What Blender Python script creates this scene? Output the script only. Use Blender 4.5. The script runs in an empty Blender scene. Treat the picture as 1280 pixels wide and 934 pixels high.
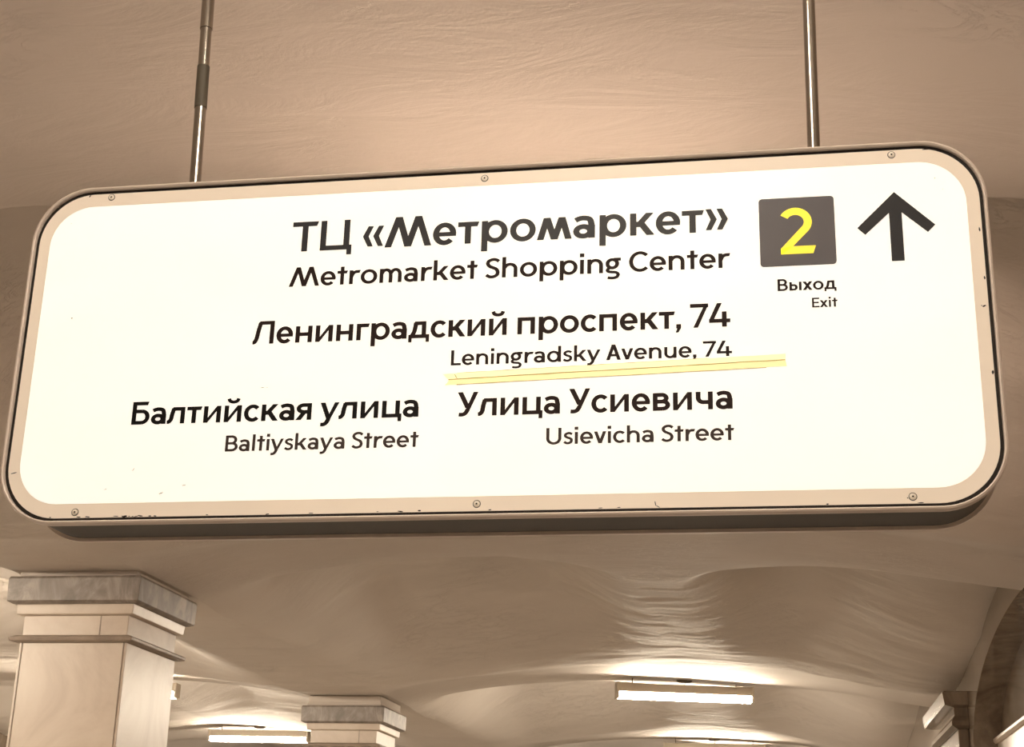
import bpy, bmesh, math, random
from mathutils import Vector, Matrix
random.seed(7)
sc = bpy.context.scene
PI = math.pi
Z0 = 2.583            # height of the sign's centre above the floor; all z below are measured from it

# ------------------------------------------------------------------ camera
YAW, PITCH, ROLL = 0.1795, 0.3321, 0.0262
CAM = Vector((0.5038, -2.4526, Z0 - 0.9333))
F_PX = 1875.0
cam_d = bpy.data.cameras.new('camera'); cam = bpy.data.objects.new('camera', cam_d)
sc.collection.objects.link(cam); sc.camera = cam
_f = Vector((-math.sin(YAW)*math.cos(PITCH), math.cos(YAW)*math.cos(PITCH), math.sin(PITCH)))
_r0 = Vector((math.cos(YAW), math.sin(YAW), 0)); _u0 = _r0.cross(_f)
_r = math.cos(ROLL)*_r0 + math.sin(ROLL)*_u0; _u = -math.sin(ROLL)*_r0 + math.cos(ROLL)*_u0
cam.matrix_world = Matrix(((_r.x, _u.x, -_f.x, CAM.x), (_r.y, _u.y, -_f.y, CAM.y), (_r.z, _u.z, -_f.z, CAM.z), (0, 0, 0, 1)))
cam_d.sensor_fit = 'HORIZONTAL'; cam_d.sensor_width = 36; cam_d.lens = F_PX/1280*36
cam_d.clip_start = 0.05; cam_d.clip_end = 200

# ------------------------------------------------------------------ light, exposure
TUBE = 265.0          # emission of the fluorescent diffusers
DIM = 0.52            # emission share of the unseen lamp behind the sign, set for the ceiling
WARM = (1.0, 0.86, 0.68)
w = bpy.data.worlds.new('hall_air'); sc.world = w; w.use_nodes = True
w.node_tree.nodes['Background'].inputs[0].default_value = (1.0, 0.78, 0.58, 1)
w.node_tree.nodes['Background'].inputs[1].default_value = 0.06
sc.view_settings.view_transform = 'Standard'; sc.view_settings.look = 'None'
sc.view_settings.exposure = 0.0; sc.view_settings.gamma = 1; sc.view_settings.use_curve_mapping = False
sc.cycles.max_bounces = 8; sc.cycles.diffuse_bounces = 4; sc.cycles.sample_clamp_indirect = 6
sc.cycles.use_denoising = True

# ------------------------------------------------------------------ helpers
def link(o): sc.collection.objects.link(o); return o
def tag(o, label=None, cat=None, group=None, kind=None):
    if label: o['label'] = label
    if cat: o['category'] = cat
    if group: o['group'] = group
    if kind: o['kind'] = kind
    return o
def empty(name, loc, label=None, cat=None, group=None, rz=0):
    o = bpy.data.objects.new(name, None); o.location = loc; o.rotation_euler = (0, 0, rz); o.empty_display_size = .1
    link(o); return tag(o, label, cat, group)
def mesh(name, verts, faces, mat, parent=None, smooth=False):
    me = bpy.data.meshes.new(name); me.from_pydata([tuple(v) for v in verts], [], faces)
    if smooth: me.polygons.foreach_set('use_smooth', [True]*len(me.polygons))
    me.materials.append(mat); me.update()
    o = bpy.data.objects.new(name, me); link(o)
    if parent: o.parent = parent
    return o
class MB:
    def __init__(s): s.v = []; s.f = []
    def add(s, verts, faces):
        n = len(s.v); s.v += [tuple(v) for v in verts]; s.f += [tuple(i+n for i in f) for f in faces]; return s
    def box(s, x0, x1, y0, y1, z0, z1):
        return s.add([(x0,y0,z0),(x1,y0,z0),(x1,y1,z0),(x0,y1,z0),(x0,y0,z1),(x1,y0,z1),(x1,y1,z1),(x0,y1,z1)],
                     [(3,2,1,0),(4,5,6,7),(0,1,5,4),(1,2,6,5),(2,3,7,6),(3,0,4,7)])
    def tube(s, a, b, r, n=16, r2=None):
        a, b = Vector(a), Vector(b); d = (b-a).normalized(); r2 = r if r2 is None else r2
        u = d.orthogonal().normalized(); v = d.cross(u)
        vs = [a + r*(math.cos(2*PI*i/n)*u + math.sin(2*PI*i/n)*v) for i in range(n)] + [b + r2*(math.cos(2*PI*i/n)*u + math.sin(2*PI*i/n)*v) for i in range(n)]
        return s.add(vs, [(i, (i+1) % n, n+(i+1) % n, n+i) for i in range(n)] + [tuple(reversed(range(n))), tuple(range(n, 2*n))])
    def loft(s, rings, cap0=True, cap1=True):
        n = len(rings[0]); base = len(s.v)
        for r in rings: s.v += [tuple(p) for p in r]
        for k in range(len(rings)-1):
            for i in range(n):
                j = (i+1) % n
                s.f.append((base+k*n+i, base+k*n+j, base+(k+1)*n+j, base+(k+1)*n+i))
        if cap0: s.f.append(tuple(base+i for i in reversed(range(n))))
        if cap1: s.f.append(tuple(base+(len(rings)-1)*n+i for i in range(n)))
        return s
    def build(s, name, mat, parent=None, smooth=False, fix=True, bevel=0):
        o = mesh(name, s.v, s.f, mat, parent, smooth)
        if fix:
            bm = bmesh.new(); bm.from_mesh(o.data); bmesh.ops.recalc_face_normals(bm, faces=bm.faces); bm.to_mesh(o.data); bm.free()
        if smooth: o.data.set_sharp_from_angle(angle=math.radians(35))
        if bevel:
            m = o.modifiers.new('edge', 'BEVEL'); m.width = bevel; m.segments = 2; m.limit_method = 'ANGLE'; m.angle_limit = math.radians(40)
        return o

# ------------------------------------------------------------------ materials
def nodes(name):
    m = bpy.data.materials.new(name); m.use_nodes = True
    nt = m.node_tree; return m, nt, nt.nodes['Principled BSDF']
def plain(name, col, rough=.6, metal=0, emit=None, es=0, spec=.5):
    m, nt, b = nodes(name)
    b.inputs['Base Color'].default_value = (*col, 1); b.inputs['Roughness'].default_value = rough
    b.inputs['Metallic'].default_value = metal; b.inputs['Specular IOR Level'].default_value = spec
    if emit: b.inputs['Emission Color'].default_value = (*emit, 1); b.inputs['Emission Strength'].default_value = es
    return m
def noise(nt, scale, detail=6, rough=.6, stretch=(1,1,1), dist=0, off=(0,0,0)):
    tc = nt.nodes.new('ShaderNodeTexCoord'); mp = nt.nodes.new('ShaderNodeMapping'); n = nt.nodes.new('ShaderNodeTexNoise')
    mp.inputs['Scale'].default_value = stretch; mp.inputs['Location'].default_value = off
    nt.links.new(tc.outputs['Object'], mp.inputs['Vector']); nt.links.new(mp.outputs['Vector'], n.inputs['Vector'])
    n.inputs['Scale'].default_value = scale; n.inputs['Detail'].default_value = detail
    n.inputs['Roughness'].default_value = rough; n.inputs['Distortion'].default_value = dist
    return n.outputs['Fac']
def ramp(nt, fac, stops):
    r = nt.nodes.new('ShaderNodeValToRGB'); nt.links.new(fac, r.inputs['Fac'])
    while len(r.color_ramp.elements) < len(stops): r.color_ramp.elements.new(.5)
    for e, (p, c) in zip(r.color_ramp.elements, stops): e.position = p; e.color = (*c, 1) if len(c) == 3 else c
    return r.outputs['Color']
def bump(nt, h, strength, dist, normal=None):
    b = nt.nodes.new('ShaderNodeBump'); b.inputs['Strength'].default_value = strength; b.inputs['Distance'].default_value = dist
    nt.links.new(h, b.inputs['Height'])
    if normal: nt.links.new(normal, b.inputs['Normal'])
    return b.outputs['Normal']

def plaster_mat():
    m, nt, b = nodes('whitewashed_plaster')
    nt.links.new(ramp(nt, noise(nt, .9, 5, .6, (1,1,1)), [(.3, (.70,.635,.57)), (.7, (.76,.695,.63))]), b.inputs['Base Color'])
    b.inputs['Roughness'].default_value = .75; b.inputs['Specular IOR Level'].default_value = .25
    n1 = bump(nt, noise(nt, 1.6, 7, .62, (1, 2.6, 1), .8), .22, .06)                 # trowel waves across the hall
    cr = ramp(nt, noise(nt, 2.3, 9, .7, (1, 2.2, 1), 1.6, (3,1,0)), [(.47, (0,0,0)), (.52, (1,1,1))])
    patch = ramp(nt, noise(nt, .8, 3, .5, (1, 1, 1), .3, (5,2,0)), [(.47, (0,0,0)), (.60, (1,1,1))])
    mul = nt.nodes.new('ShaderNodeMath'); mul.operation = 'MULTIPLY'; nt.links.new(cr, mul.inputs[0]); nt.links.new(patch, mul.inputs[1])
    n2 = bump(nt, mul.outputs[0], .6, .006, n1)                                                 # ragged edges of old skim coats
    n3 = bump(nt, noise(nt, 55, 3, .6), .10, .004, n2)
    nt.links.new(n3, b.inputs['Normal'])
    return m
def marble_mat(name, c0, c1, c2, scale=1.4, rough=.3, stretch=(1,1,1)):
    m, nt, b = nodes(name)
    nt.links.new(ramp(nt, noise(nt, scale, 9, .65, stretch, 1.6), [(.3, c0), (.5, c1), (.72, c2)]), b.inputs['Base Color'])
    b.inputs['Roughness'].default_value = rough
    nt.links.new(bump(nt, noise(nt, 30, 4), .05, .003), b.inputs['Normal'])
    return m
M = {}
M['plaster'] = plaster_mat()
M['marble_pale'] = marble_mat('pale_marble', (.60,.50,.41), (.70,.60,.50), (.76,.67,.57), 1.3, .35)
M['marble_stained'] = marble_mat('stained_marble', (.15,.125,.105), (.27,.23,.20), (.50,.43,.37), 4.0, .4, (1,1,.6))
M['marble_band'] = marble_mat('band_marble', (.26,.21,.17), (.34,.275,.22), (.42,.34,.28), 3, .35)
M['marble_wall'] = marble_mat('brown_marble', (.14,.105,.075), (.22,.17,.125), (.33,.27,.21), 2.2, .12, (1,1,.35))
M['floor'] = marble_mat('floor_granite', (.22,.20,.18), (.29,.265,.24), (.36,.33,.30), 6, .25)
M['tube'] = plain('fluorescent_diffuser', (.9,.88,.8), .4, 0, WARM, TUBE)
M['tube_dim'] = plain('dim_diffuser', (.9,.86,.76), .4, 0, (1.0, .74, .56), TUBE*DIM)  # weaker, pinker emission chosen for the ceiling above the sign
M['tube_fill'] = plain('fill_diffuser', (.9,.86,.76), .4, 0, WARM, TUBE*.22)  # weak emission for the unseen fill lamps added around the viewer
M['lamp_white'] = plain('lamp_housing', (.78,.70,.58), .45)
M['wire'] = plain('hanger_wire', (.20,.16,.12), .5, .6)
M['chrome'] = plain('polished_steel', (.46,.42,.38), .2, 1)
M['sleeve'] = plain('grey_sleeve', (.10,.085,.065), .6)
M['rim'] = plain('rim_metal', (.84,.74,.68), .3, .1)
M['groove'] = plain('gap_shade_black', (.012,.008,.006), .8)
M['body'] = plain('grey_casing', (.135,.135,.13), .6)
M['screw'] = plain('screw_steel', (.92,.85,.76), .4, 0)
M['screw_dark'] = plain('screw_recess', (.03,.02,.015), .7)
M['chip'] = plain('bare_chip', (.02,.012,.01), .8)
M['ink_black'] = plain('black_ink', (.004,.003,.003), .6, 0, None, 0, .2)
M['ink_grey'] = plain('charcoal_ink', (.028,.029,.036), .5, 0, None, 0, .3)
M['ink_brown'] = plain('brown_black_ink', (.018,.008,.007), .6, 0, None, 0, .2)
M['ink_faded'] = plain('faded_brown_ink', (.055,.040,.038), .6, 0, None, 0, .2)
M['tile'] = plain('exit_tile_grey', (.10,.095,.112), .5)
M['yellow'] = plain('backlit_yellow', (.8,.68,.06), .5, 0, (1.0,.84,.045), .6)
M['tape'] = plain('yellowed_tape', (.85,.78,.42), .35, 0, (1.0,.92,.44), .52)
M['seam'] = plain('dark_tape_edge', (.35,.26,.12), .6, 0, (.9,.68,.25), .25)  # darker yellow lines drawn along the tape edges
M['tape_light'] = plain('pale_tape', (.88,.82,.5), .35, 0, (1.0,.94,.52), .58)
def frame_mat():
    m, nt, b = nodes('beige_border_paint')
    nt.links.new(ramp(nt, noise(nt, 3, 4, .5), [(.3, (.63,.54,.445)), (.7, (.70,.61,.51))]), b.inputs['Base Color'])
    b.inputs['Roughness'].default_value = .5
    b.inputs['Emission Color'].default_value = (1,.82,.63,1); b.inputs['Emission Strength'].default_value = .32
    return m
M['frame'] = frame_mat()
def panel_mat():
    m, nt, b = nodes('backlit_acrylic')
    b.inputs['Base Color'].default_value = (.75,.73,.68,1); b.inputs['Roughness'].default_value = .4
    nt.links.new(ramp(nt, noise(nt, 2.2, 5, .6, (1,1,2.2), .5), [(.3, (1.0,.955,.86)), (.7, (1.0,.985,.94))]), b.inputs['Emission Color'])
    b.inputs['Emission Strength'].default_value = .66
    return m
M['panel'] = panel_mat()

# ------------------------------------------------------------------ vaulted ceiling
PITCH_Y, B0, B1 = 7.4, 8.0, 9.05           # one transverse band per row of columns
XL, XR = -4.17, 2.30                        # springing lines of the near hall
CAX = -4.68                                 # axis of the row of columns
ARCH = [(-4.25,1.235),(-4.04,1.31),(-3.65,1.405),(-3.1,1.49),(-2.65,1.535),(-2.2,1.57),(-1.6,1.60),(-.7,1.60),(.1,1.57),(.7,1.535),(1.2,1.465),(1.7,1.37),(2.1,1.30),(2.3,1.27)]
EDGE = [(-4.3,0),(-2.4,0),(-1.67,.12),(-1.16,.42),(-.72,.95),(-.53,1.15),(-.35,1.05),(.08,.6),(.7,.33),(1.2,.15),(1.9,0),(2.3,0)]
def lerp(tab, x):
    if x <= tab[0][0]: return tab[0][1]
    for (a, p), (b, q) in zip(tab, tab[1:]):
        if x <= b:
            t = (x-a)/(b-a); return p + (q-p)*t
    return tab[-1][1]
def hermite(tab, x):
    n = len(tab); x = min(max(x, tab[0][0]), tab[-1][0])
    i = max(k for k in range(n-1) if tab[k][0] <= x + 1e-9)
    def sl(k):
        a, b = max(k-1, 0), min(k+1, n-1); return (tab[b][1]-tab[a][1])/(tab[b][0]-tab[a][0])
    h = tab[i+1][0]-tab[i][0]; t = (x-tab[i][0])/h
    return ((2*t**3-3*t*t+1)*tab[i][1] + (t**3-2*t*t+t)*h*sl(i) + (-2*t**3+3*t*t)*tab[i+1][1] + (t**3-t*t)*h*sl(i+1))
def sstep(a, b, x):
    t = min(max((x-a)/(b-a), 0), 1); return t*t*(3-2*t)
def edge(x, k): return lerp(EDGE, x) + (.8 if k == 0 else 0)   # how far a band's soffit runs on
def arch(x): return hermite(ARCH, x)
def side(x): return sstep(.0, 1.1, x-XL)*(.55 + .45*sstep(.2, 1.7, XR-x))
def lobe(x): return .04 + .96*sstep(.15, 1.3, abs(x+.53))
def smax(a, b, k=.05):
    h = max(k-abs(a-b), 0)/k; return max(a, b) + h*h*k*.25
def mirror(x): return 2*CAX - x if x < CAX else x
XC = -.6                                    # crown line of the hall
def strip_z(t): return 1.19 + .09*(1-abs(2*t-1)**2.2)
NC, NA, NB, NR = 9.3, 3.35, .45, .83         # wall niche: centre, half span, springing, rise
def niche(y):
    d = (y-NC)/NA; return NB + NR*math.sqrt(max(0, 1-d*d)) if abs(d) < 1 else None
def right_lo(t):
    n = niche(B1 + .2 + t*6.15)
    return max(n or 0, 1.03 + .17*sstep(.62, 1, t))
def bay(x, t):
    """height inside a bay at fraction t between two bands"""
    up = 1-abs(2*t-1)**2.2
    if x < XC: lo, u = strip_z(t), (x-XL)/(XC-XL)
    else: lo, u = right_lo(t), (XR-x)/(XR-XC)
    web = lo + (1.60-lo)*(.35*u + .65*sstep(0, 1, u))
    e = 1 - sstep(0, .16, min(t, 1-t))
    z = web + (arch(x)-web)*e
    return z + .55*lobe(x)*side(x)*sstep(0, .10, t)*(1-sstep(.33, .95, t))
from mathutils import noise as mnoise
def wave(x, y, t):
    """hand-trowelled unevenness of the crown"""
    k = min(t, 1-t); k = sstep(0, .1, k)
    return k*(.014*mnoise.noise((x*.9, y*2.6, 3)) + .009*mnoise.noise((x*1.7+9, y*6.5, 1)) + .005*mnoise.noise((x*4, y*13, 7)))
def hall_ceiling(mir, y_rows, name):
    mb = MB(); xs = [XL + (XR-XL)*i/110 for i in range(111)]
    rows = []
    for k in y_rows:
        y0, y1 = B0 + PITCH_Y*(k-1), B1 + PITCH_Y*(k-1)
        for j in range(5):
            t = j/4; rows.append([(x, y0 + t*(y1 + edge(x, k) - y0), arch(x)) for x in xs])
        yn = y0 + PITCH_Y
        for j in range(1, 112):
            t = j/112; ye = [y1 + edge(x, k) for x in xs]
            rows.append([(x, a + t*(yn-a), bay(x, t) + wave(x, a + t*(yn-a), t)) for x, a in zip(xs, ye)])
    n = len(xs)
    vs = [((2*CAX-x) if mir else x, y, z+Z0) for r in rows for (x, y, z) in r]
    fs = [(r*n+i, r*n+i+1, (r+1)*n+i+1, (r+1)*n+i) for r in range(len(rows)-1) for i in range(n-1)]
    if not mir: fs = [tuple(reversed(f)) for f in fs]
    return mb.add(vs, fs)
ROWS = range(-1, 4)
mbc = hall_ceiling(False, ROWS, 'r')
ml = hall_ceiling(True, ROWS, 'l'); mbc.add(ml.v, ml.f)
# flat arches over the row of columns, from one hall to the other
strip = []
for k in ROWS:
    y0, y1 = B0 + PITCH_Y*(k-1), B1 + PITCH_Y*(k-1)
    ye = y1 + edge(XL, k)
    strip += [(y0, arch(XL)), (ye, arch(XL))]
    strip += [(ye + j/112*(y0+PITCH_Y-ye), bay(XL, j/112) + wave(XL, ye + j/112*(y0+PITCH_Y-ye), j/112)) for j in range(1, 112)]
n = len(strip); vs = []
for x in (2*CAX-XL, XL): vs += [(x, y, z+Z0) for y, z in strip]
mbc.add(vs, [(i, n+i, n+i+1, i+1) for i in range(n-1)])
ceil = mbc.build('ceiling', M['plaster'], None, True, fix=False)
ceil.data.set_sharp_from_angle(angle=math.radians(22))
tag(ceil, kind='structure')
def ceil_z(x, y):
    k = math.floor((y-B0)/PITCH_Y)+1; y0 = B0 + PITCH_Y*(k-1); x = mirror(x)
    ye = B1 + PITCH_Y*(k-1) + edge(x, k)
    return Z0 + (arch(x) if y <= ye else bay(x, (y-ye)/(y0+PITCH_Y-ye)))
YA, YB = B0 + PITCH_Y*-2, B0 + PITCH_Y*3 + .0
YB = B0 + PITCH_Y*3 + 6.5
XWL = 2*CAX - XR
XN = XR + .25                                # back of the wall niche
# floor and walls
tag(MB().box(XWL-.3, XN+.3, YA-.3, YB+.3, -.15, 0).build('floor', M['floor']), kind='structure')
tag(MB().box(XWL-.25, XWL, YA, YB, 0, 1.45+Z0).build('wall_left', M['marble_wall']), kind='structure')
tag(MB().box(XWL-.25, XN+.25, YB, YB+.2, 0, 1.8+Z0).build('wall_far', M['marble_pale']), kind='structure')
tag(MB().box(XWL-.25, XN+.25, YA-.2, YA, 0, 1.8+Z0).build('wall_near', M['marble_pale']), kind='structure')
ys = sorted(set([YA + (YB-YA)*i/260 for i in range(261)] + [NC + NA*math.sin(PI/2*j/40) for j in range(-40, 41)]))
wr = MB(); rv = MB()
for a, b in zip(ys, ys[1:]):
    top = max(ceil_z(XR-.001, a), ceil_z(XR-.001, b)) + .08
    inside = abs((a+b)/2-NC) < NA
    za, zb = (NB if niche(a) is None else niche(a), NB if niche(b) is None else niche(b)) if inside else (-Z0, -Z0)
    wr.add([(XR, a, za+Z0), (XR, b, zb+Z0), (XR, b, top), (XR, a, top)], [(0, 1, 2, 3)])
    if inside: rv.add([(XR, a, za+Z0), (XR, b, zb+Z0), (XN, b, zb+Z0), (XN, a, za+Z0)], [(3, 2, 1, 0)])
for y in (NC-NA, NC+NA): rv.add([(XR, y, 0), (XN, y, 0), (XN, y, NB+Z0), (XR, y, NB+Z0)], [(0, 1, 2, 3)])
tag(wr.build('wall_right', M['marble_wall'], None, False), kind='structure')
tag(rv.build('trim_2', M['marble_wall']), kind='structure')
nb = MB().box(XN, XN+.2, NC-NA-.2, NC+NA+.2, 0, NB+NR+Z0+.2)
tag(nb.build('wall_niche', M['marble_wall']), kind='structure')
led = MB(); prof = [(0,.0),(-.05,.0),(-.07,.02),(-.07,.045),(-.04,.06),(0,.06)]
for y in (NC-NA, NC+NA): pass
led.loft([[(XN+px, y, .49+Z0+pz) for px, pz in prof] for y in (NC-NA+.005, NC+NA-.005)])
tag(led.build('trim_1', M['marble_pale']), kind='structure')
tag(MB().box(XN-.03, XN-.001, NC-NA+.005, NC+NA-.005, 0, .489+Z0).build('wall_niche_dado', M['marble_pale']), kind='structure')

# ------------------------------------------------------------------ columns
def ring(x0, x1, y0, y1, z, c=.0):
    return [(x0,y0,z),(x1,y0,z),(x1,y1,z),(x0,y1,z)]
def column(cx, cy, ztop, s, label):
    """square pier with moulded capital; ztop = top of the abacus"""
    r = empty('column', (cx, cy, 0), label, 'column', 'marble columns of the platform hall')
    def sq(name, prof, mat, dy=0):
        mb = MB().loft([[(-h, -h-dy, z), (h, -h-dy, z), (h, h+dy, z), (-h, h+dy, z)] for h, z in prof])
        return mb.build(name, M[mat], r, False, bevel=.004)
    zt = ztop + Z0; D = .045
    sq('shaft', [(.432*s, .25), (.427*s, zt-.488)], 'marble_pale', D)
    sq('base', [(.50*s, 0), (.50*s, .16), (.47*s, .2), (.45*s, .25)], 'marble_stained', D)
    sq('lower_moulding', [(.455*s, zt-.488), (.487*s, zt-.478), (.492*s, zt-.455), (.46*s, zt-.44), (.433*s, zt-.432)], 'marble_band', D)
    sq('neck', [(.418*s, zt-.432), (.42*s, zt-.285)], 'marble_pale', D)
    sq('ledge', [(.44*s, zt-.285), (.462*s, zt-.278), (.468*s, zt-.215), (.47*s, zt-.205)], 'marble_pale', D)
    sq('abacus', [(.49*s, zt-.205), (.525*s, zt-.188), (.530*s, zt-.02), (.52*s, zt-.001)], 'marble_stained', D)
    sq('impost', [(.46*s, zt), (.475*s, zt+.02), (.46*s, zt+.05), (.46*s, zt+.12)], 'plaster', D)
    # joints between the marble slabs of the shaft and the neck
    j = MB()
    for fx in (-1, 1): j.box(fx*(.405*s)-.003, fx*(.405*s)+.003, -.433*s-D-.001, -.42*s-D, .26, zt-.489)
    j.box(.195*s, .202*s, -.421*s-D-.001, -.41*s-D, zt-.43, zt-.287)
    j.build('slab_joint', M['marble_band'], r)
    return r
column(CAX, 8.53, 1.225, 1.0, 'large square marble column with stained capital at lower left')
column(CAX-.02, 15.93, 1.135, .98, 'smaller square marble column farther back, beside the left tube lamp')

# pilaster on the right wall
pr = empty('pilaster', (XR, 14.0, 0), 'marble wall pilaster with moulded capital at the right edge', 'pilaster')
def pil(name, dx, y0, y1, z0, z1, mat): return MB().box(-dx, -.001, y0, y1, z0, z1).build(name, M[mat], pr, bevel=.01)
pil('shaft', .10, -1.05, 1.0, 0, .66+Z0, 'marble_wall')
MB().loft([[(-d, -1.05-e, z+Z0), (-.001, -1.05-e, z+Z0), (-.001, 1.0+e, z+Z0), (-d, 1.0+e, z+Z0)] for d, e, z in
           [(.11,.01,.66),(.16,.06,.69),(.16,.06,.73),(.13,.03,.78),(.13,.03,.86),(.22,.10,.88),(.24,.12,1.0),(.22,.10,1.01)]]).build('capital', M['marble_wall'], pr)

# ------------------------------------------------------------------ fluorescent lamps
def lamp(x, y, z, length, rz, label, tube='tube'):
    r = empty('tube_lamp', (x, y, z+Z0), label, 'lamp', 'fluorescent tube lamps under the vaults', rz)
    L = length/2
    prof = [(-.095,.008),(-.095,.03),(-.06,.115),(.06,.115),(.095,.03),(.095,.008)]
    MB().loft([[(sx*L, a, b) for a, b in prof] for sx in (-1, 1)]).build('housing', M['lamp_white'], r)
    for sx in (-1, 1):
        MB().box(min(sx*L, sx*(L-.03)), max(sx*L, sx*(L-.03)), -.10, .10, -.07, .12).build('end_cap', M['lamp_white'], r, bevel=.006)
    dif = [(-.06,.006),(-.068,-.03),(-.045,-.066),(0,-.076),(.045,-.066),(.068,-.03),(.06,.006)]
    MB().loft([[(sx*(L-.03), a, b) for a, b in dif] for sx in (-1, 1)]).build('diffuser', M[tube], r, True)
    for sx in (-.76, .76):
        wx, wy = x + sx*L*math.cos(rz), y + sx*L*math.sin(rz)
        top = ceil_z(wx, wy) - (z+Z0) + .01
        MB().tube((sx*L, 0, .112), (sx*L, 0, top), .006, 8).build('hanger_wire', M['wire'], r)
    top = ceil_z(x, y) - (z+Z0)
    MB().loft([[(.10*k*math.cos(2*PI*i/16), .06*k*math.sin(2*PI*i/16), zz) for i in range(16)] for k, zz in ((.7, top-.03), (1, top-.012), (1, top+.03))]).build('ceiling_rose', M['wire'], r)
    MB().tube((0, 0, .112), (.02, 0, top-.02), .004, 6).build('power_cord', M['wire'], r)
    return r
lamp(-.66, 16.55, 1.42, 1.72, .26, 'lit tube lamp hanging under the arch crown at lower right')
lamp(-8.05, 16.2, 1.39, 1.72, .1, 'lit tube lamp half hidden behind the large left column')
lamp(-8.15, 22.3, 1.40, 1.72, .05, 'lit tube lamp beside the smaller column at bottom left')
lamp(-.62, 23.95, 1.40, 1.72, .05, 'lit tube lamp under the farthest arch')
lamp(-7.7, 10.0, 1.39, 1.72, 0, 'lit tube lamp in the left hall beyond the large column')
lamp(-7.5, 4.5, 1.25, 1.72, 0, 'added tube lamp in the left hall that lights the front of the large column')  # out of view, added to brighten the column's front face
lamp(-.60, -5.9, 1.39, 1.72, 0, 'added weak tube lamp behind the viewer, front fill for the hall', 'tube_fill')  # unseen, added as fill on surfaces facing the viewer
lamp(-.35, 3.15, 1.0, 1.6, 0, 'weakly lit tube lamp on long wires behind the big sign', 'tube_dim')
lamp(.15, -1.45, 1.25, 1.4, PI/2, 'added weak tube lamp overhead, lighting the sign face and its rods', 'tube_fill')  # unseen, added to light the sign face and streak the rods

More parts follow.
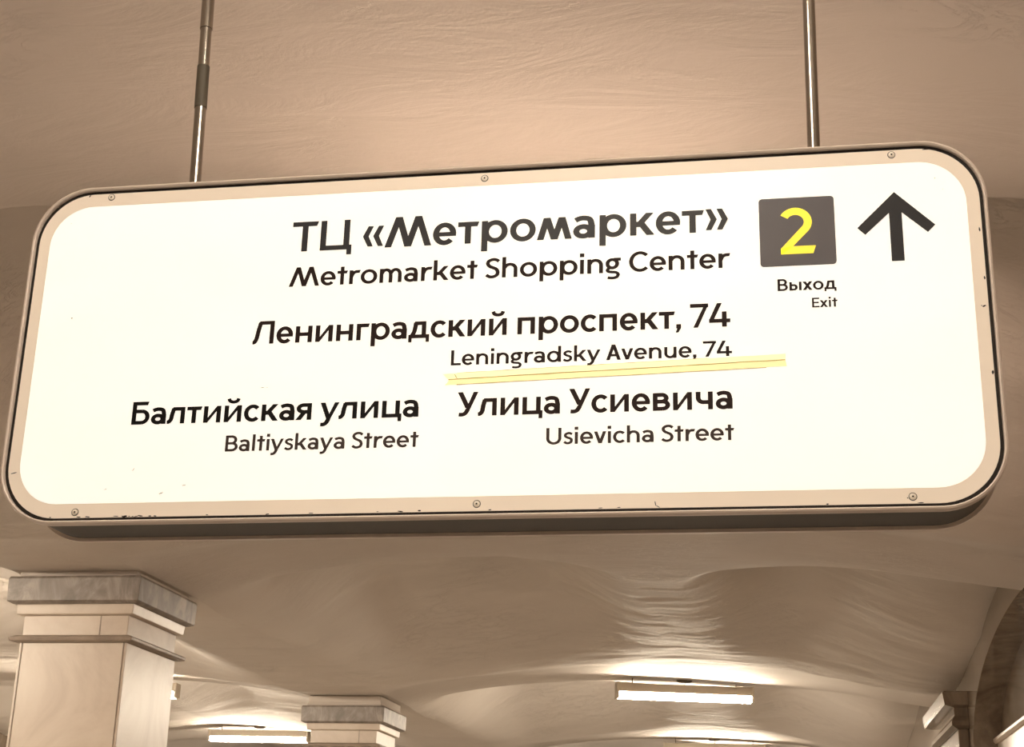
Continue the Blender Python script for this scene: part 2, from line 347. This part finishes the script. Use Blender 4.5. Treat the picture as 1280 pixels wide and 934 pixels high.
# ------------------------------------------------------------------ lettering
class Glyphs:
    """letterforms drawn as pen strokes; cap height 1, baseline 0"""
    def __init__(s, W=.18, H=.145, X=.72): s.W, s.H, s.X = W, H, X; s.p = []; s.k = []; s.n = 0
    def poly(s, *pts, new=True):
        s.n += new; s.p.append(list(pts)); s.k.append(s.n)
    def rect(s, x0, y0, x1, y1): s.poly((x0,y0),(x1,y0),(x1,y1),(x0,y1))
    def stem(s, x, y0, y1): s.rect(x, y0, x+s.W, y1)
    def bar(s, y, x0, x1): s.rect(x0, y, x1, y+s.H)
    def sbar(s, y, x0, x1): s.poly((x0,y),(x1-.045,y),(x1+.01,y+s.H),(x0,y+s.H))   # slanted right terminal
    def diag(s, x0, y0, x1, y1, w=None):
        w = (w or s.W*1.06)/2; s.poly((x0-w,y0),(x0+w,y0),(x1+w,y1),(x1-w,y1))
    def path(s, pts, closed=False, k=1.0):
        n = len(pts); L = []; R = []
        for i in range(n):
            if closed: a, b = pts[i-1], pts[(i+1) % n]
            else: a, b = pts[max(i-1, 0)], pts[min(i+1, n-1)]
            dx, dy = b[0]-a[0], b[1]-a[1]; d = math.hypot(dx, dy) or 1
            nx, ny = -dy/d*s.W/2*k, dx/d*s.H/2*k
            L.append((pts[i][0]+nx, pts[i][1]+ny)); R.append((pts[i][0]-nx, pts[i][1]-ny))
        for i in range(n if closed else n-1):
            j = (i+1) % n; s.poly(R[i], R[j], L[j], L[i], new=(i == 0))
    def arc(s, x0, x1, y0, y1, a0, a1, n=None):
        """stroke whose outer edge is the ellipse in the box"""
        cx, cy, rx, ry = (x0+x1)/2, (y0+y1)/2, (x1-x0-s.W)/2, (y1-y0-s.H)/2
        n = n or max(8, int(abs(a1-a0)/7))
        if abs(a1-a0) >= 360: s.path([(cx+rx*math.cos(2*PI*i/52), cy+ry*math.sin(2*PI*i/52)) for i in range(52)], True)
        else: s.path([(cx+rx*math.cos(math.radians(a0+(a1-a0)*i/n)), cy+ry*math.sin(math.radians(a0+(a1-a0)*i/n))) for i in range(n+1)])
    def spline(s, pts, k=1.0, m=8):
        P = [pts[0]] + pts + [pts[-1]]; out = []
        for i in range(1, len(P)-2):
            p0, p1, p2, p3 = P[i-1:i+3]
            for j in range(m):
                t = j/m
                out.append(tuple(.5*((2*p1[c]) + (-p0[c]+p2[c])*t + (2*p0[c]-5*p1[c]+4*p2[c]-p3[c])*t*t + (-p0[c]+3*p1[c]-3*p2[c]+p3[c])*t**3) for c in (0, 1)))
        out.append(pts[-1]); s.path(out, False, k)
    def ring(s, x0, x1, y0, y1): s.arc(x0, x1, y0, y1, 0, 360)
    # each drawing returns (ink width, left side, right side): s straight, o round, d diagonal
    def draw(s, c):
        s.p = []; s.k = []; s.n = 0; W, H, X = s.W, s.H, s.X; O = .015
        look = {'а':'a','е':'e','о':'o','с':'c','р':'p','х':'x','у':'y','М':'M','В':'B','Е':'E'}
        c = look.get(c, c)
        if c == 'Т': s.sbar(1-H, 0, .84); s.stem(.42-W/2, 0, 1); return .84, 'd', 'd'
        if c == 'т': s.sbar(X-H, 0, .66); s.stem(.32-W/2, 0, X); return .66, 'd', 'd'
        if c in 'Цц':
            h, w_ = (1, .95) if c == 'Ц' else (X, .76)
            s.stem(0, 0, h); s.stem(w_-W, 0, h); s.bar(0, 0, w_); s.rect(w_-.08, -.17, w_+.08, H); return w_+.08, 's', 'd'
        if c == '«' or c == '»':
            for o in (0, .33):
                if c == '«': s.poly((o,.40),(o+.19,.40),(o+.34,.74),(o+.17,.74)); s.poly((o,.40),(o+.17,.06),(o+.34,.06),(o+.19,.40))
                else: s.poly((o+.34,.40),(o+.15,.40),(o,.74),(o+.17,.74)); s.poly((o+.34,.40),(o+.17,.06),(o,.06),(o+.15,.40))
            return .67, 'o', 'o'
        if c == 'M':
            for a, b in (((.10,0),(.43,1)), ((.74,0),(.43,1)), ((.74,0),(1.05,1)), ((1.38,0),(1.05,1))): s.diag(*a, *b, W*1.12)
            return 1.48, 'd', 'd'
        if c == 'м':
            for a, b in (((.095,0),(.30,X)), ((.53,0),(.30,X)), ((.53,0),(.76,X)), ((.965,0),(.76,X))): s.diag(*a, *b, W*1.08)
            return 1.06, 'd', 'd'
        if c == 'e':
            s.arc(0, .74, -O, X+O, -3, 318); s.rect(W*.5, X*.5-H*.52, .735, X*.5+H*.36); return .74, 'o', 'o'
        if c == 'o': s.ring(0, .80, -O, X+O); return .80, 'o', 'o'
        if c == 'c': s.arc(0, .76, -O, X+O, 42, 318); return .68, 'o', 'd'
        if c == 'C': s.arc(0, 1.0, -O, 1+O, 43, 317); return .88, 'o', 'd'
        if c == 'p': s.stem(0, -.28, X); s.ring(.04, .82, -O, X+O); return .82, 's', 'o'
        if c == 'd': s.stem(.64, 0, 1.04); s.ring(0, .78, -O, X+O); return .82, 'o', 's'
        if c == 'a':
            s.spline([(.07,.585),(.18,.635),(.33,X-H/2+O),(.50,.61),(.555,.47),(.565,.30),(.565,.0)]); s.stem(.475, 0, .42)
            s.arc(0, .62, -O, .455, 0, 360); return .655, 'o', 's'
        if c in 'кk':
            top = X if c == 'к' else 1.04
            s.stem(0, 0, top); s.diag(.20,.27,.60,X,W*1.22); s.diag(.62,0,.31,.42,W*1.25); s.rect(W*.5,.30,.3,.30+H*.9); return .73, 's', 'd'
        if c == 'Л' or c == 'л':
            h, w_ = (1, .92) if c == 'Л' else (X, .76)
            s.stem(w_-W, 0, h); s.bar(h-H, .27*h**.5-.02, w_)
            s.spline([(-.02,.07),(.07,.085),(.155,.22*h+.03),(.20*h**.3+.01,.55*h),(.255*h**.5+.045,h-H*.35)]); return w_, 'd', 's'
        if c == 'н': s.stem(0,0,X); s.stem(.74-W,0,X); s.bar(X/2-H/2,0,.74); return .74, 's', 's'
        if c in 'ий':
            s.stem(0,0,X); s.stem(.76-W,0,X); s.poly((.03,0),(W*.95,0),(.74,X),(.76-W*.95,X))
            if c == 'й': s.spline([(.17,X+.30),(.22,X+.19),(.38,X+.145),(.54,X+.19),(.59,X+.30)], .85)
            return .76, 's', 's'
        if c == 'г': s.stem(0,0,X); s.sbar(X-H,0,.56); return .55, 's', 'd'
        if c == 'д':
            s.bar(0,0,.90); s.rect(0,-.17,.15,H); s.rect(.75,-.17,.90,H); s.stem(.76-W,0,X); s.bar(X-H,.26,.76)
            s.spline([(.15,.10),(.24,.26),(.285,.45),(.315,X-H*.3)]); return .90, 'd', 'd'
        if c == 'п': s.stem(0,0,X); s.stem(.74-W,0,X); s.bar(X-H,0,.74); return .74, 's', 's'
        if c == ',': s.poly((.0,.18),(.20,.18),(.20,.02),(.09,-.17),(-.03,-.17),(.04,0),(0,0)); return .20, 'o', 'o'
        if c == '.': s.rect(0,0,.2,.2); return .2, 'o', 'o'
        if c == '7': s.bar(1-H,0,.74); s.poly((.12,0),(.31,0),(.74,1-H*.4),(.74,1-H),(.53,1-H)); return .74, 'o', 'd'
        if c == '4':
            s.poly((0,.18),(0,.30),(.33,1),(.53,1),(.19,.30),(.19,.18)); s.bar(.18,0,.86); s.stem(.52,0,.64); return .86, 'd', 'd'
        if c == 'Б':
            s.stem(0,0,1); s.sbar(1-H,0,.72); s.bar(0,0,.45); s.bar(.56-H*.4,0,.45)
            s.arc(.1,.80,0,.56+H*.6,-90,90); return .80, 's', 'o'
        if c == 'B':
            s.stem(0,0,1); s.bar(0,0,.45); s.bar(.5-H*.45,0,.45); s.bar(1-H,0,.42)
            s.arc(.06,.78,0,.5+H*.55,-90,90); s.arc(.06,.72,.5-H*.45,1,-90,90); return .78, 's', 'o'
        if c == 'в':
            s.stem(0,0,X); s.bar(0,0,.4); s.bar(X/2-H*.45,0,.4); s.bar(X-H,0,.38)
            s.arc(.1,.70,0,X/2+H*.55,-90,90); s.arc(.08,.64,X/2-H*.45,X,-90,90); return .70, 's', 'o'
        if c == 'я':
            s.stem(.66-W,0,X); s.bar(X-H,.3,.66); s.bar(.27,.3,.66); s.arc(.0,.62,.27,X,90,270); s.diag(.09,0,.34,.33,W*1.2); return .66, 'd', 's'
        if c == 'y':
            s.diag(.36,.02,.085,X,W*1.08); s.poly((.60-W*.02,X),(.60+W*1.0,X),(.44,.02),(.34,-.14),(.24,-.02),(.30,.06))
            s.spline([(.02,-.215),(.15,-.215),(.26,-.15),(.36,.02)]); return .78, 'd', 'd'
        if c == 'У':
            s.diag(.44,.33,.10,1,W*1.12); s.poly((.66,1),(.86,1),(.52,.26),(.42,.10),(.30,.20),(.36,.30))
            s.spline([(.06,.075),(.20,.068),(.33,.12),(.43,.27)]); return .86, 'd', 'd'
        if c == 'ч':
            s.stem(.68-W,0,X); s.bar(.215,.25,.68); s.stem(0,.44,X); s.arc(0,.6,.215,.75,180,270); return .68, 's', 's'
        if c == 'ы': s.stem(0,0,X); s.bar(0,0,.36); s.bar(.42-H*.3,0,.36); s.arc(.1,.62,0,.42+H*.7,-90,90); s.stem(.72,0,X); return .72+W, 's', 's'
        if c == 'x': s.diag(.11,0,.61,X,W*1.25); s.diag(.61,0,.11,X,W*1.25); return .72, 'd', 'd'
        if c == 't': s.stem(.17,0,.93); s.sbar(X-H,.02,.52); return .52, 'd', 'd'
        if c == 'r': s.stem(0,0,X); s.spline([(W*.5,.36),(.18,.55),(.30,.63),(.48,X-H/2)]); s.sbar(X-H,.30,.53); return .50, 's', 'd'
        if c in 'hn':
            s.stem(0,0,X if c == 'n' else 1.04); s.stem(.72-W,0,.42); s.arc(.02,.72,.10,X+O,0,165); return .72, 's', 's'
        if c == 'm':
            s.stem(0,0,X); s.stem(.53-W/2,0,.42); s.stem(1.06-W,0,.42); s.arc(.02,.53+W/2,.10,X+O,0,165); s.arc(.53-W/2+.02,1.06,.10,X+O,0,165); return 1.06, 's', 's'
        if c == 'u': s.stem(.70-W,0,X); s.stem(0,.30,X); s.arc(0,.68,-O,.62,180,345); return .70, 's', 's'
        if c == 'U': s.stem(0,.36,1); s.stem(.86-W,.36,1); s.arc(0,.86,-O,.75,180,360); return .86, 's', 's'
        if c == 'i': s.stem(0,0,X); s.rect(-.012,.85,W+.012,1.04); return W, 's', 's'
        if c == 'l': s.stem(0,0,1.04); return W, 's', 's'
        if c == 'S': s.spline([(.64,.835),(.50,.925),(.33,.935),(.165,.86),(.12,.73),(.21,.60),(.36,.525),(.52,.44),(.59,.29),(.54,.14),(.37,.06),(.20,.075),(.055,.165)], 1, 6); return .68, 'o', 'o'
        if c == 's': s.spline([(.49,.595),(.37,.655),(.25,.655),(.125,.59),(.115,.48),(.22,.40),(.36,.35),(.45,.27),(.43,.13),(.30,.06),(.17,.065),(.04,.14)], .92, 6); return .53, 'o', 'o'
        if c == 'g':
            s.ring(0,.62,.17,X+O); s.bar(X-H*.85,.38,.70)
            s.spline([(.17,.24),(.09,.14),(.14,.065),(.30,.035),(.48,.01),(.575,-.09),(.50,-.225),(.30,-.265),(.10,-.235)], .88); return .70, 'o', 'o'
        if c == 'v': s.diag(.34,0,.09,X); s.diag(.34,0,.59,X); return .68, 'd', 'd'
        if c == 'A': s.diag(.10,0,.42,1,W*1.12); s.diag(.74,0,.42,1,W*1.12); s.bar(.23,.2,.65); return .84, 'd', 'd'
        if c == 'L': s.stem(0,0,1); s.bar(0,0,.60); return .60, 's', 'd'
        if c == 'E': s.stem(0,0,1); s.bar(0,0,.66); s.bar(.5-H/2,0,.60); s.bar(1-H,0,.66); return .66, 's', 'd'
        raise ValueError(c)
GAP = {'s': .075, 'o': .035, 'd': .012}
def lettering(text, x0, x1, base, cap, mat, parent, y=-.0009, W=.195, H=.16, name='lettering', space=.30, label=None, X=.72):
    g = Glyphs(W, H, X); pen = 0; polys = []; first = True; nw = 0
    for c in text:
        if c == ' ': pen += space; nw += 1; continue
        wd, l, r = g.draw(c)
        if not first: pen += GAP[l]
        polys += [([(px+pen, py) for px, py in p], kk, nw) for p, kk in zip(g.p, g.k)]
        pen += wd + GAP[r]; first = False
    lo = min(px for p, _, _ in polys for px, _ in p); hi = max(px for p, _, _ in polys for px, _ in p)
    k = (x1-x0)/(hi-lo)
    for w_ in sorted({p[2] for p in polys}):
        mb = MB()
        for p, kk, q in polys:
            if q != w_: continue
            a = sum(p[i][0]*p[(i+1) % len(p)][1]-p[(i+1) % len(p)][0]*p[i][1] for i in range(len(p)))
            if a < 0: p = p[::-1]
            mb.add([(x0+(px-lo)*k, y-kk*.00006, base+py*cap) for px, py in p], [tuple(range(len(p)))])
        mb.build('word', mat, parent, fix=False)

# ------------------------------------------------------------------ the sign
sign = empty('direction_sign', (0, 0, Z0), 'large backlit white exit direction sign hanging on two steel rods', 'sign')
def rrect(hw, hh, r, y, n=14):
    pts = []
    for cx, cz, a0 in ((hw-r, hh-r, 0), (-hw+r, hh-r, 90), (-hw+r, -hh+r, 180), (hw-r, -hh+r, 270)):
        for i in range(n+1):
            a = math.radians(a0 + 90*i/n); pts.append((cx+r*math.cos(a), y, cz+r*math.sin(a)))
    return pts
HW, HH, CR = .885, .3335, .112
def ringed(name, seq, mat, parent, smooth=True):        # closed band swept through the given rounded rectangles
    n = len(seq[0]); mb = MB(); mb.v = [p for r in seq for p in r]; m = len(seq)
    mb.f = [(k*n+i, k*n+(i+1) % n, ((k+1) % m)*n+(i+1) % n, ((k+1) % m)*n+i) for k in range(m) for i in range(n)]
    return mb.build(name, mat, parent, smooth)
# casing: open-fronted shell with flanges at both faces
D = .138
MB().loft([rrect(HW-.006, HH-.006, CR-.004, .004), rrect(HW-.006, HH-.006, CR-.004, D-.004)]).build('casing', M['body'], sign, True)
for yy, sg in ((.0, -1), (D, 1)):
    ringed('rim', [rrect(HW-.0065, HH-.0065, CR-.006, yy+sg*.0005), rrect(HW-.0062, HH-.0062, CR-.006, yy+sg*.0075), rrect(HW-.004, HH-.004, CR-.003, yy+sg*.0095), rrect(HW-.001, HH-.001, CR-.001, yy+sg*.008), rrect(HW, HH, CR, yy+sg*.004), rrect(HW, HH, CR, yy-sg*.008), rrect(HW-.0065, HH-.0065, CR-.006, yy-sg*.008)], M['rim'], sign)
ringed('shadow_gap', [rrect(HW-.0068, HH-.0068, CR-.006, .0005), rrect(HW-.013, HH-.013, CR-.012, .0005), rrect(HW-.013, HH-.013, CR-.012, .003), rrect(HW-.0068, HH-.0068, CR-.006, .003)], M['groove'], sign, False)  # near-black ring; the shade inside the gap is in its colour
PW, PH = .850, .2947
ringed('border', [rrect(HW-.0125, HH-.0125, CR-.010, .002), rrect(HW-.0125, HH-.0125, CR-.010, -.0005), rrect(HW-.0130, HH-.0130, CR-.0105, -.001), rrect(PW, PH, .080, -.001), rrect(PW, PH, .080, .002)], M['frame'], sign, False)
MB().loft([rrect(PW, PH, .080, .003), rrect(PW, PH, .080, -.0006)]).build('light_panel', M['panel'], sign)
MB().loft([rrect(HW-.007, HH-.007, CR-.007, D-.003), rrect(HW-.007, HH-.007, CR-.007, D+.001)]).build('back_panel', M['panel'], sign)
for x, z in ((-.7353,.3130),(-.0019,.3095),(.7291,.3115),(-.7312,-.3105),(.0035,-.3085),(.7284,-.3095)):
    s_ = MB().loft([[(x+r*math.cos(2*PI*i/18), y, z+r*math.sin(2*PI*i/18)) for i in range(18)] for r, y in ((.0058,-.0008),(.0056,-.0022),(.0042,-.0030))]).build('screw', M['screw'], sign, True)
    MB().loft([[(x+r*math.cos(2*PI*i/18), y, z+r*math.sin(2*PI*i/18)) for i in range(18)] for r, y in ((.0070,-.0009),(.0068,-.0014))]).build('screw_seat', M['screw_dark'], s_)
    MB().loft([[(x+r*math.cos(2*PI*i/10), y, z+r*math.sin(2*PI*i/10)) for i in range(10)] for r, y in ((.0016,-.0030),(.0015,-.0033))]).build('screw_socket', M['screw_dark'], s_)
# words
lettering('ТЦ «Метромаркет»', -.3645, .4410, .1795, .0605, M['ink_grey'], sign)
lettering('Metromarket Shopping Center', -.3640, .4437, .1095, .0385, M['ink_brown'], sign, W=.182, H=.152)
lettering('Ленинградский проспект, 74', -.4248, .4409, -.0010, .0446, M['ink_brown'], sign)
lettering('Leningradsky Avenue, 74', -.0519, .4424, -.0552, .0287, M['ink_brown'], sign, W=.182, H=.152)
lettering('Балтийская улица', -.6431, -.1065, -.1488, .0436, M['ink_black'], sign)
lettering('Baltiyskaya Street', -.4591, -.1035, -.2040, .0300, M['ink_faded'], sign, W=.182, H=.152)
lettering('Улица Усиевича', -.0370, .4413, -.1503, .0445, M['ink_brown'], sign)
lettering('Usievicha Street', .1217, .4432, -.2057, .0297, M['ink_faded'], sign, W=.182, H=.152)
lettering('Выход', .5233, .6232, .0612, .0222, M['ink_brown'], sign)
lettering('Exit', .5807, .6243, .0282, .0180, M['ink_brown'], sign, W=.182, H=.152)
# exit number tile
def slab(name, pts, y0, y1, mat, parent):
    return MB().loft([[(x, y0, z) for x, z in pts], [(x, y1, z) for x, z in pts]]).build(name, mat, parent)
tx, tz, th, tr = .5605, .1729, .0653, .0065
tpts = []
for cx, cz, a0 in ((tx+th-tr, tz+th-tr, 0), (tx-th+tr, tz+th-tr, 90), (tx-th+tr, tz-th+tr, 180), (tx+th-tr, tz-th+tr, 270)):
    tpts += [(cx+tr*math.cos(math.radians(a0+90*i/6)), cz+tr*math.sin(math.radians(a0+90*i/6))) for i in range(7)]
tile = slab('number_tile', tpts, -.0005, -.0012, M['tile'], sign)
# the figure two: a bowl, a diagonal neck and a foot with a slanted end
num = MB(); cx, cz, ro, ri = .5576, .1905, .0288, .0150
pts = []
for i in range(25):
    a = math.radians(150 - (150+42)*i/24); k = i/24
    pts.append((a, ro, ri + .0))
for (a, o, q), (b, o2, q2) in zip(pts, pts[1:]):
    num.add([(cx+q*math.cos(a), -.0016, cz+q*.92*math.sin(a)), (cx+o*math.cos(a), -.0016, cz+o*.96*math.sin(a)), (cx+o2*math.cos(b), -.0016, cz+o2*.96*math.sin(b)), (cx+q2*math.cos(b), -.0016, cz+q2*.92*math.sin(b))], [(3, 2, 1, 0)])
a = math.radians(-42)
po, pi_ = (cx+ro*math.cos(a), cz+ro*.96*math.sin(a)), (cx+ri*math.cos(a), cz+ri*.92*math.sin(a))
num.add([(pi_[0], -.0016, pi_[1]), (.5315, -.0016, .1405), (.5315, -.0016, .1297), (.5520, -.0016, .1440), (po[0], -.0016, po[1])], [(0, 1, 2, 3, 4)])
num.add([(.5315, -.0016, .1297), (.5868, -.0016, .1297), (.5918, -.0016, .1445), (.5500, -.0016, .1445), (.5315, -.0016, .1405)], [(0, 1, 2, 3, 4)])
num.build('number', M['yellow'], tile, fix=False)
ap = [(.7294,.2392),(.7955,.1733),(.7822,.1597),(.7402,.1993),(.7402,.1081),(.7186,.1081),(.7186,.1993),(.6766,.1597),(.6633,.1733)]
arrow = MB(); n = len(ap)
arrow.add([(x, -.0012, z) for x, z in ap], [(0, 8, 7, 6), (0, 6, 3), (0, 3, 2, 1), (6, 5, 4, 3)])
arrow.build('arrow', M['ink_grey'], sign, fix=False)
# two strips of old tape under the avenue line
def strip_pts(a, b, c, d, wob):
    n = 24; up = []; dn = []
    for i in range(n+1):
        t = i/n; up.append((a[0]+(b[0]-a[0])*t, a[1]+(b[1]-a[1])*t+random.uniform(-wob, wob)))
        dn.append((d[0]+(c[0]-d[0])*t, d[1]+(c[1]-d[1])*t+random.uniform(-wob, wob)))
    return up + dn[::-1]
slab('tape_strip', strip_pts((-.0660,-.0708), (.5335,-.0545), (.5325,-.0652), (-.0560,-.0814), .0003), -.0006, -.0022, M['tape_light'], sign)
slab('tape_strip', strip_pts((-.0530,-.0820), (.5322,-.0657), (.5345,-.0768), (-.0610,-.0918), .0003), -.0006, -.0018, M['tape'], sign)
slab('tape_seam', strip_pts((-.055,-.0808), (.532,-.0647), (.532,-.0662), (-.055,-.0824), .0004), -.0006, -.00235, M['seam'], sign)
slab('tape_seam', strip_pts((-.04,-.0909), (.50,-.0780), (.50,-.0788), (-.04,-.0919), .0003), -.0006, -.00185, M['seam'], sign)
slab('tape_seam', strip_pts((-.04,-.0697), (.40,-.0577), (.40,-.0585), (-.04,-.0704), .0003), -.0006, -.00225, M['seam'], sign)
# chipped paint on the border, dirt flecks on the panel
chips = ('paint_chip', 'chip')
def fleck(x, z, l, wd, ang, mb, y=-.0014):
    c, s_ = math.cos(ang), math.sin(ang); n = 8; pts = []
    for i in range(n):
        t = 2*PI*i/n; r = random.uniform(.7, 1.1); u, v = l/2*math.cos(t)*r, wd/2*math.sin(t)*r
        pts.append((x+u*c-v*s_, y, z+u*s_+v*c))
    o = MB().add(pts, [tuple(range(n))]).build(mb[0], M[mb[1]], sign, fix=False)
for i in range(26): fleck(random.choice([random.uniform(-.72,-.55), random.uniform(-.8,.75)]), -.3195+random.uniform(-.0008,.0008), random.uniform(.004,.012), random.uniform(.0012,.0026), random.uniform(-.2,.2), chips)
for x, z, l, wd, a in ((.8655,.0190,.008,.0032,.5),(.8610,.0197,.003,.0016,0),(.8700,-.10,.004,.008,0),(.8695,.07,.003,.007,0),(-.8600,-.2350,.013,.0022,.25),(-.78,.318,.006,.003,.9),(.309,-.3135,.002,.009,.2),(.313,-.3185,.010,.0012,-.5),(.79,.3185,.02,.002,0),(.868,.16,.003,.01,.1),(.8690,.25,.003,.006,.2),(.72,-.3115,.002,.002,0)):
    fleck(x, z, l, wd, a, chips)
sm = ('dirt_fleck', 'sleeve')
for x, z, l, wd, a in ((-.0415,-.0765,.013,.0012,-1.0),(-.7857,.0654,.004,.0035,0),(-.3987,-.0854,.011,.0012,.15),(-.390,-.0848,.007,.0010,-.1),(-.6288,-.2329,.009,.0014,1.0),(-.6781,-.2690,.008,.0012,.45),(-.5721,-.2785,.010,.0018,.35),(-.5299,-.2646,.008,.0016,.2),(-.812,.262,.005,.001,0),(.800,.262,.003,.003,0),(.812,.24,.004,.001,.3)):
    fleck(x, z, l, wd, a, sm, -.0026 if -.08 < z < -.07 else -.0009)
# hanging rods
for xb, xt, ztop, sl in ((-.5989, -.6113, .7896, True), (.5984, .6012, .6851, False)):
    k = (xt-xb)/(ztop-.377); X = lambda z: xb + k*(z-.377)
    zc = ceil_z(X(1.5), .07) - Z0 + .01
    rod = MB().tube((X(.325), .07, .325), (X(zc), .07, zc), .0115, 24).build('hanging_rod', M['chrome'], sign, True)
    MB().loft([[(X(z)+r*math.cos(2*PI*i/20), .07+r*math.sin(2*PI*i/20), z) for i in range(20)] for r, z in ((.018,.3275),(.018,.334),(.0125,.337))]).build('collar', M['body'], rod, True)
    MB().loft([[(X(z)+r*math.cos(2*PI*i/20), .07+r*math.sin(2*PI*i/20), z) for i in range(20)] for r, z in ((.02,zc-.05),(.055,zc-.025),(.055,zc+.01))]).build('ceiling_flange', M['body'], rod, True)
    if sl:
        MB().tube((X(.537), .07, .537), (X(.632), .07, .632), .0126, 24).build('sleeve', M['sleeve'], rod, True)
        MB().tube((X(.72), .07, .72), (X(zc-.04), .07, zc-.04), .0130, 24).build('outer_tube', M['chrome'], rod, True)
